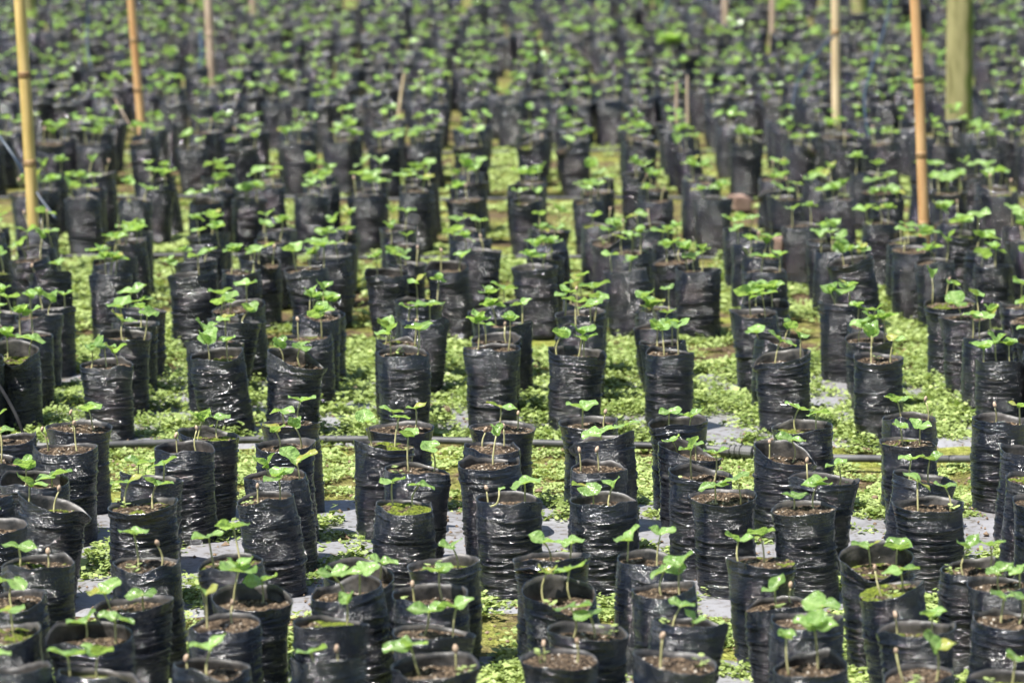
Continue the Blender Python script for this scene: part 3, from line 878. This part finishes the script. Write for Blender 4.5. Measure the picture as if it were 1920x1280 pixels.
# ------------------------------------------------------------------ ground weeds: uncountable
def build_weeds():
    r = np.random.default_rng(21)
    pl = np.array(PLACED)
    # hash of bag positions for a quick clearance test
    cell = {}
    for (x, y, q) in PLACED:
        cell.setdefault((int(x // 0.12), int(y // 0.12)), []).append((x, y, q))
    def clear(x, y, m):
        cx, cy = int(x // 0.12), int(y // 0.12)
        for i in (-1, 0, 1):
            for j in (-1, 0, 1):
                for (a, b, q) in cell.get((cx + i, cy + j), ()):
                    if (x - a) ** 2 + (y - b) ** 2 < (q + m) ** 2: return False
        return True
    clumps = []
    tries = 125000
    ys = 3.5 + 8.8 * r.uniform(0, 1, tries) ** 1.25
    xs = r.uniform(-1, 1, tries) * (0.16 * ys + 0.25)
    n1 = vnoise(xs * 4.5, ys * 5, 81); n2 = vnoise(xs * 1.6, ys * 1.6, 82); n3 = vnoise(xs * 19, ys * 15, 83)
    hts = 0.5 + 0.5 * vnoise(xs * 13, ys * 10, 84)
    for x, y, a, b, c, ht in zip(xs, ys, n1, n2, n3, hts):
        k = max(i for i in range(len(BED_Y)) if BED_Y[i] - 0.15 <= y or i == 0)
        off = y - BED_Y[k]
        dens = 0.45 + 0.6 * a + 0.25 * b + 0.65 * c
        lush, yel = 1.0, 0.0
        if k == 1 and -0.13 < off < 0.72: dens -= 0.27                     # bare sheet under the second bed
        elif k == 1: dens += 0.05; lush = 0.5; yel = 0.22                   # low yellow carpet in the aisle behind it
        elif k == 0: dens += 0.04; yel = 0.08
        elif k == 2:
            dens += 0.20 - (0.42 if 0.02 < off < 0.34 and -0.45 < x < 0.15 else 0); lush = 1.3
        elif k == 3: dens += 0.1; lush = 1.0; yel = 0.08
        else: dens -= 0.15; lush = 0.7; yel = 0.25
        if any(abs(y - p) < 0.03 for p in PIPE_Y): dens -= 0.45
        if dens < r.uniform(0.25, 0.70): continue
        if not clear(x, y, -0.004): continue
        clumps.append((x, y, lush, yel, ht))
    C, D, S, TN, UP = [], [], [], [], []
    for (x, y, lush, yel, ht) in clumps:
        n = int(r.integers(8, 17) * (1.0 if y < 7.9 else 0.6))
        rad = r.uniform(0.010, 0.024) * (0.7 + 0.4 * lush)
        hh = (0.004 + 0.030 * ht * r.uniform(0.5, 1.0)) * lush
        tn = r.normal(0.0, 0.18) + yel
        big = 1.81 if r.random() < 0.04 else float(np.exp(r.normal(0, 0.22)))
        if big > 1.8: n = max(5, n // 2); hh *= 1.3
        az = r.uniform(0, 2 * PI, n); q = np.sqrt(r.uniform(0, 1, n)) * rad
        C.append(np.stack([x + q * np.cos(az), y + q * np.sin(az), hh * (1.1 - 0.8 * (q / rad) ** 2) * r.uniform(0.35, 1.1, n) + 0.004], 1))
        el = r.normal(0.15, 0.35, n)
        aa = az + r.normal(0, 0.7, n)
        D.append(np.stack([np.cos(aa) * np.cos(el), np.sin(aa) * np.cos(el), np.sin(el)], 1))
        S.append(r.uniform(0.0026, 0.0054, n) * (1.0 if y < 7.9 else 1.35) * (0.75 + 0.3 * lush) * big)
        TN.append(np.clip(tn + r.normal(0, 0.12, n), -0.5, 0.5))
    C, D, S, TN = np.concatenate(C), np.concatenate(D), np.concatenate(S), np.concatenate(TN)
    C[:, 2] += ground_h(C[:, 0], C[:, 1])
    W = np.cross(D, np.array((0, 0, 1.0))); W /= np.linalg.norm(W, axis=1)[:, None]
    W += np.random.default_rng(3).normal(0, 0.25, W.shape); s = S[:, None]
    n = len(C)
    V = np.stack([C - D * s, C + D * s * 0.1 + W * s * 0.85, C + D * s * 1.05, C + D * s * 0.1 - W * s * 0.85], 1).reshape(-1, 3)
    me = bpy.data.meshes.new('ground_weeds')
    me.vertices.add(4 * n); me.vertices.foreach_set('co', V.astype(np.float32).ravel())
    me.loops.add(4 * n); me.loops.foreach_set('vertex_index', np.arange(4 * n, dtype=np.int32))
    me.polygons.add(n); me.polygons.foreach_set('loop_start', np.arange(0, 4 * n, 4, dtype=np.int32))
    me.materials.append(M_WEED)
    at = me.attributes.new('tint', 'FLOAT', 'POINT'); at.data.foreach_set('value', np.repeat(TN, 4).astype(np.float32))
    me.update(calc_edges=True); me.validate()
    o = obj('ground_weeds', me)
    tag(o, 'low bright green weeds carpeting the ground between the bags', 'weeds', None, 'stuff')
    print('weeds', len(clumps), n, 'bags', len(PLACED))
build_weeds()

def build_litter():
    r = np.random.default_rng(77)
    V, F = [], []
    for _ in range(5200):
        y = r.uniform(3.7, 7.6); x = r.uniform(-1, 1) * (0.16 * y + 0.2)
        s = r.uniform(0.0012, 0.0042) if r.random() < 0.95 else r.uniform(0.005, 0.008)
        z = float(ground_h(x, y)) + 0.010 + s * 0.2
        b = len(V); ph = r.uniform(0, 6)
        for k in range(5):
            a = ph + k * 2 * PI / 5
            q = s * r.uniform(0.7, 1.25)
            V.append((x + q * math.cos(a), y + q * math.sin(a), z + r.normal(0, 0.15) * s))
        V.append((x, y, z + s * 0.8)); V.append((x, y, z - s * 0.8))
        for k in range(5):
            F.append((b + k, b + (k + 1) % 5, b + 5)); F.append((b + (k + 1) % 5, b + k, b + 6))
    o = obj('soil_crumbs', new_mesh('soil_crumbs', V, F, [M_STONE], False))
    tag(o, 'crumbs of spilt brown soil scattered over sheet and ground', 'soil crumbs', None, 'stuff')
build_litter()

# ------------------------------------------------------------------ irrigation pipes
def pipe(name, pts, rad, m, label, cat, sides=12, group=None, n=None):
    pts = [Vector(p) for p in pts]
    out = []
    k = n or max(2, 6)
    for i in range(len(pts) - 1):                       # Catmull-Rom through the given points
        p0, p1, p2, p3 = pts[max(i - 1, 0)], pts[i], pts[i + 1], pts[min(i + 2, len(pts) - 1)]
        for j in range(k):
            t = j / k
            out.append(0.5 * ((2 * p1) + (p2 - p0) * t + (2 * p0 - 5 * p1 + 4 * p2 - p3) * t * t + (3 * p1 - p0 - 3 * p2 + p3) * t ** 3))
    out.append(pts[-1])
    V, F = tube(out, rad, sides)
    o = obj(name, new_mesh(name, V, F, [m]))
    tag(o, label, cat, group)
    return o

z1 = 0.016
near = pipe('irrigation_pipe', [(-2.2, 5.38 * K, z1), (-1.4, 5.38 * K, z1)] + [tuple(at_height(x, y, z1)) for x, y in
            ((60, 836), (240, 832), (480, 824), (760, 824), (1000, 830), (1240, 836), (1420, 848), (1560, 858), (1760, 860), (1920, 860))] + [(2.2, 5.2 * K, z1)],
            0.0072, M_PIPE, 'black irrigation pipe with coupling lying in front of the third bed', 'pipe')
c0, c1 = at_height(1352, 843, z1), at_height(1412, 848, z1)
prof = [(0, 0.0095), (0.02, 0.0125), (0.30, 0.0125), (0.32, 0.0100), (0.36, 0.0100), (0.38, 0.0130), (0.46, 0.0130), (0.48, 0.0105), (0.52, 0.0105), (0.54, 0.0130), (0.62, 0.0130), (0.64, 0.0105), (0.68, 0.0105), (0.70, 0.0125), (0.98, 0.0125), (1, 0.0095)]
V, F = tube([c0.lerp(c1, p[0]) for p in prof], [p[1] for p in prof], 14)
obj('coupling', new_mesh('coupling', V, F, [M_PIPE], False), near)
for y, lab in ((7.70 * K, 'grey irrigation pipe lying in front of the fifth bed'), (8.93 * K, 'pale irrigation pipe lying in front of the sixth bed'), (10.18 * K, 'farthest irrigation pipe, blurred, behind the sixth bed')):
    pipe('irrigation_pipe', [(x, y + 0.03 * math.sin(x * 1.7 + y), 0.007 + 0.004 * math.sin(x * 5)) for x in np.linspace(-2.8, 2.8, 15)], 0.0055, M_PIPE, lab, 'pipe')

# ------------------------------------------------------------------ poles and posts
def bamboo(px_top, px_low, Y, dia, label, m=M_BAMBOO, nodes=(0.31,), top=2.3):
    a, b = at_depth(*px_low, Y), at_depth(*px_top, Y)
    d = (b - a) / (b.z - a.z)
    base = a - d * (a.z + 0.05)
    root = bpy.data.objects.new('bamboo_pole', None); COL.objects.link(root)
    root.location = (base.x, base.y, 0)
    r0 = dia / 2
    path, rad = [], []
    rr = np.random.default_rng(int(abs(px_top[0])))
    for i in range(40):
        z = -0.05 + (top + 0.05) * i / 39
        path.append(d * (z + 0.05) + Vector((0.002 * math.sin(z * 5 + px_top[0]), 0.002 * math.cos(z * 4), 0)) - Vector((0, 0, 0.05)))
        rad.append(r0 * (1.0 - 0.10 * i / 39))
    V, F = tube(path, rad, 14)
    obj('culm', new_mesh('culm', V, F, [m]), root)
    z = rr.uniform(0.06, 0.16)
    zs = list(nodes)
    while zs and zs[-1] < top - 0.35: zs.append(zs[-1] + rr.uniform(0.24, 0.33))
    for z in zs:
        c = d * (z + 0.05) - Vector((0, 0, 0.05)) + Vector((0.002 * math.sin(z * 5 + px_top[0]), 0.002 * math.cos(z * 4), 0))
        q = r0 * (1 - 0.10 * z / top)
        V, F = tube([c + d * t for t in (-0.010, -0.005, -0.001, 0.003, 0.008)], [q * 1.005, q * 1.10, q * 1.03, q * 1.12, q * 1.005], 14)
        obj('node_ring', new_mesh('node_ring', V, F, [m if m is M_GREYWOOD else M_NODE]), root)
    tag(root, label, 'bamboo pole', 'poles standing among the beds')
    PLACED.append((base.x, base.y, 0.03))
    return root, d

def zof(px, py, Y): return at_depth(px, py, Y).z
P1 = 7.40 * K
bamboo((38, 0), (60, 400), P1, 0.032, 'golden bamboo pole at the far left, standing behind the fourth bed', m=M_GOLD, nodes=(zof(57, 305, P1), zof(47, 140, P1)))
P6 = 7.38 * K
bamboo((1714, 0), (1733, 420), P6, 0.0285, 'orange bamboo pole at right, standing behind the fourth bed', nodes=(zof(1731, 420, P6), zof(1726, 290, P6), zof(1720, 148, P6)))
P2 = 10.02 * K
bamboo((247, 0), (264, 235), P2, 0.030, 'thinner reddish bamboo pole, second from left, blurred', nodes=(zof(258, 168, P2), zof(252, 75, P2)))
P5 = 10.02 * K
bamboo((1567, 0), (1568, 225), P5, 0.032, 'pale straw bamboo pole left of the thick mossy post', m=M_STRAW, nodes=(zof(1567, 60, P5),))
bamboo((391, 0), (396, 150), 11.98 * K, 0.038, 'bleached grey pole third from left, blurred', m=M_GREYWOOD, nodes=(0.3,))
bamboo((474, 0), (478, 70), 15.2 * K, 0.036, 'faint bleached pole fourth from left, near the top edge', m=M_GREYWOOD, nodes=(0.35,))
bamboo((1360, 0), (1361, 60), 15.2 * K, 0.034, 'faint thin pole left of centre right, shortest at the top edge', m=M_GREYWOOD, nodes=(0.35,))
bamboo((1449, 0), (1449, 90), 13.95 * K, 0.030, 'faint thin pole between the short faint pole and the straw one', m=M_GREYWOOD, nodes=(0.35,))

def log_post(px_top, px_low, Y, dia, label, seed):
    a, b = at_depth(*px_low, Y), at_depth(*px_top, Y)
    d = (b - a) / (b.z - a.z)
    base = a - d * a.z
    V, F = [], []
    ns, nr = 28, 60
    for i in range(nr + 1):
        z = -0.08 + 2.5 * i / nr
        c = d * z
        for k in range(ns):
            t = 2 * PI * k / ns
            q = dia / 2 * (1.03 - 0.05 * z) * (1 + 0.05 * math.sin(2 * t + seed + z) + 0.05 * float(vnoise(math.cos(t) * 2 + seed, z * 5 + math.sin(t) * 2, seed)))
            V.append((c.x + q * math.cos(t), c.y + q * math.sin(t), c.z))
    for i in range(nr):
        for k in range(ns):
            k2 = (k + 1) % ns
            F.append((i * ns + k, i * ns + k2, (i + 1) * ns + k2, (i + 1) * ns + k))
    F.append(tuple(nr * ns + k for k in range(ns)))
    root = bpy.data.objects.new('log_post', None); COL.objects.link(root)
    root.location = (base.x, base.y, 0)
    t = obj('trunk', new_mesh('trunk', V, F, [M_LOG]), root)
    V2, F2 = tube([d * (0.62) + Vector((dia * 0.46, -dia * 0.1, 0)), d * 0.635 + Vector((dia * 0.56, -dia * 0.14, 0.006))], [dia * 0.13, dia * 0.09], 9)
    obj('branch_stub', new_mesh('branch_stub', V2, F2, [M_LOG]), root)
    tag(root, label, 'post', 'poles standing among the beds')
log_post((1800, 0), (1798, 210), 10.04 * K, 0.092, 'thick mossy log post at right, green on its right side', 3)
log_post((1610, 0), (1612, 80), 15.2 * K, 0.092, 'blurred mossy log post behind the pale straw pole', 5)
log_post((52, 0), (60, 60), 15.2 * K, 0.085, 'blurred dark log post just right of the leftmost bamboo pole', 8)

def stake(p0, p1, Y, w, label, m=M_GREYWOOD):
    Y *= 1.45 * K
    a, b = at_depth(*p0, Y), at_depth(*p1, Y)
    a = a + (a - b).normalized() * 0.10
    V, F = tube([a, a.lerp(b, 0.35) + Vector((0.002, 0, 0)), a.lerp(b, 0.7), b], [w / 2, w / 2 * 1.05, w / 2 * 0.95, w / 2 * 0.8], 6)
    o = obj('wooden_stake', new_mesh('wooden_stake', V, F, [m], False))
    tag(o, label, 'stake', 'short wooden stakes in the far bags')
stake((748, 200), (758, 138), 7.2, 0.010, 'short tan stake leaning right among the far bags left of centre', M_STRAW)
stake((1268, 216), (1269, 152), 6.75, 0.013, 'left one of two thin upright stakes right of centre')
stake((1288, 216), (1289, 142), 6.80, 0.011, 'right one of two thin upright stakes right of centre')

# ------------------------------------------------------------------ drip tubes and strings
def tube_px(pts, w, label, m=M_TUBE, name='drip_tube', cat='tube'):
    return pipe(name, [tuple(at_depth(x, y, Y * 1.447 * K)) for x, y, Y in pts], w * 0.36, m, label, cat, 8)
tube_px([(1566, 66, 6.9), (1540, 92, 6.85), (1512, 125, 6.8), (1492, 165, 6.75), (1484, 215, 6.7), (1480, 262, 6.68)], 0.011, 'thin blue tube arching left from the pale straw pole')
tube_px([(1676, -40, 7.6), (1662, 40, 7.4), (1640, 110, 7.1), (1622, 170, 6.8), (1622, 215, 6.6), (1630, 262, 6.5), (1645, 300, 6.45)], 0.010, 'dark blue tube hanging between the straw pole and orange pole')
tube_px([(166, -40, 8.0), (165, 40, 8.0), (164, 90, 7.95), (172, 130, 7.9)], 0.012, 'short blue tube hanging near the top left corner')
tube_px([(-30, 225, 5.2), (0, 258, 5.16), (30, 300, 5.13), (58, 345, 5.12), (80, 378, 5.10), (105, 410, 5.08)], 0.011, 'dark blue tube running down past the leftmost bamboo pole')
tube_px([(376, 60, 8.2), (378, 100, 8.1), (374, 130, 8.0)], 0.020, 'short dark tube beside the bleached grey pole')
tube_px([(-14, 705, 3.50), (8, 738, 3.46), (30, 778, 3.43), (44, 815, 3.42), (52, 850, 3.42)], 0.009, 'black hose curving down at the left edge behind second bed', M_HOSE, 'hose', 'hose')
tube_px([(215, 185, 6.55), (232, 215, 6.5), (250, 245, 6.45)], 0.004, 'thin brown twig beside the reddish bamboo pole', M_GREYWOOD, 'twig', 'twig')
tube_px([(1262, -40, 9.6), (1250, 10, 9.4), (1235, 45, 9.2)], 0.010, 'thin blue tube at the top edge right of centre')

# ------------------------------------------------------------------ bricks, stone, dry sprout, big weeds
def brick(px, py, Y, rz, size, label):
    p = at_depth(px, py, Y)
    import bmesh
    bm = bmesh.new()
    bmesh.ops.create_cube(bm, size=1.0)
    for v in bm.verts:
        v.co = Vector((v.co.x * size[0], v.co.y * size[1], v.co.z * size[2] + size[2] / 2))
    bmesh.ops.bevel(bm, geom=bm.edges[:], offset=0.006, segments=2, affect='EDGES')
    bmesh.ops.subdivide_edges(bm, edges=bm.edges[:], cuts=1)
    for v in bm.verts:
        v.co += Vector((float(vnoise(v.co.x * 60, v.co.z * 60, 1)), float(vnoise(v.co.y * 60, v.co.z * 60, 2)), float(vnoise(v.co.x * 50, v.co.y * 50, 3)))) * 0.0015
    me = bpy.data.meshes.new('clay_brick'); bm.to_mesh(me); bm.free()
    me.materials.append(M_BRICK)
    o = obj('clay_brick', me, None, (p.x, p.y, 0.0), (0, 0, rz))
    tag(o, label, 'brick', 'clay bricks standing between the bags')
brick(1386, 385, 8.7 * K, 0.2, (0.055, 0.11, 0.045), 'pinkish clay brick lying in a gap behind the fifth bed')
brick(1458, 448, 7.30 * K, -0.1, (0.036, 0.07, 0.125), 'brown clay brick standing upright behind the fourth bed')

def stone(px, py, s, label):
    r = np.random.default_rng(int(px))
    p = at_height(px, py, 0.012)
    V, F = [], []
    nr, ns = 9, 12
    for i in range(nr + 1):
        a = PI * i / nr
        for j in range(ns):
            b = 2 * PI * j / ns
            q = s * (1 + 0.18 * float(vnoise(math.cos(b) * math.sin(a) * 2 + px, math.sin(b) * math.sin(a) * 2 + math.cos(a) * 2, 4)))
            V.append((q * math.sin(a) * math.cos(b), q * math.sin(a) * math.sin(b) * 0.8, -q * math.cos(a) * 0.75))
    for i in range(nr):
        for j in range(ns):
            j2 = (j + 1) % ns
            F.append((i * ns + j, i * ns + j2, (i + 1) * ns + j2, (i + 1) * ns + j))
    o = obj('stone', new_mesh('stone', V, F, [M_STONE]), None, (p.x, p.y, p.z + s * 0.4))
    tag(o, label, 'stone')
stone(832, 774, 0.0135, 'reddish brown clod lying on the sheet in front of the third bed')
stone(836, 977, 0.006, 'small dark pebble on the grey sheet beside the second bed')
stone(1640, 935, 0.006, 'tiny brown pebble on the sheet right of the flared bag')

# withered sprout hanging over the front of a bag in the second bed
E1 = at_height(*T(2, 690, 482), BAG_H)
def hang(x, y, dy):
    return tuple(at_depth(*T(2, x, y), E1.y - 0.056 + dy))
sp = pipe('withered_sprout', [hang(652, 480, 0.012), hang(653, 498, -0.004), hang(650, 520, -0.007), hang(640, 540, -0.007), hang(618, 550, -0.002)], 0.0014, M_STEM,
          'withered brown sprout hanging over the rim of a bag in the second bed', 'sprout', 7)
lf = obj('leaf', LEAVES[2], sp, hang(652, 482, 0.006), (0.2, -0.3, 0.3), (0.011, 0.009, 0.011))

def big_weed(px, py, Y, z, label, seed, n=9, size=0.055):
    r = np.random.default_rng(seed)
    p = at_depth(px, py, Y)
    root = bpy.data.objects.new('broadleaf_weed', None); COL.objects.link(root)
    root.location = (p.x, p.y, 0)
    V, F = tube([(0, 0, 0), (0.004, 0, p.z * 0.5), (0, 0.004, p.z)], [0.004, 0.003, 0.002], 7)
    obj('stem', new_mesh('stem', V, F, [M_STEM]), root)
    for k in range(n):
        a = k * 2.4 + r.normal(0, 0.2)
        s = size * r.uniform(0.7, 1.1)
        obj('leaf', LEAVES[int(r.integers(9))], root, (0, 0, p.z - 0.012 * (k // 3)), (r.normal(0, 0.2), -r.normal(0.15, 0.25), a), (s, s * 0.8, s))
    tag(root, label, 'weed plant')
big_weed(1258, 72, 12.45 * K, 0, 'large pale-leaved weed near the top edge right of centre', 4, 9, 0.085)
big_weed(112, 335, 8.45 * K, 0, 'broad-leaved weed beside the leftmost bamboo pole', 6, 8, 0.06)
big_weed(1470, 10, 14.6 * K, 0, 'pale weed behind the thin poles at the top edge', 9, 7, 0.08)

scene.cycles.max_bounces = 8
scene.cycles.transparent_max_bounces = 8
scene.cycles.use_denoising = True
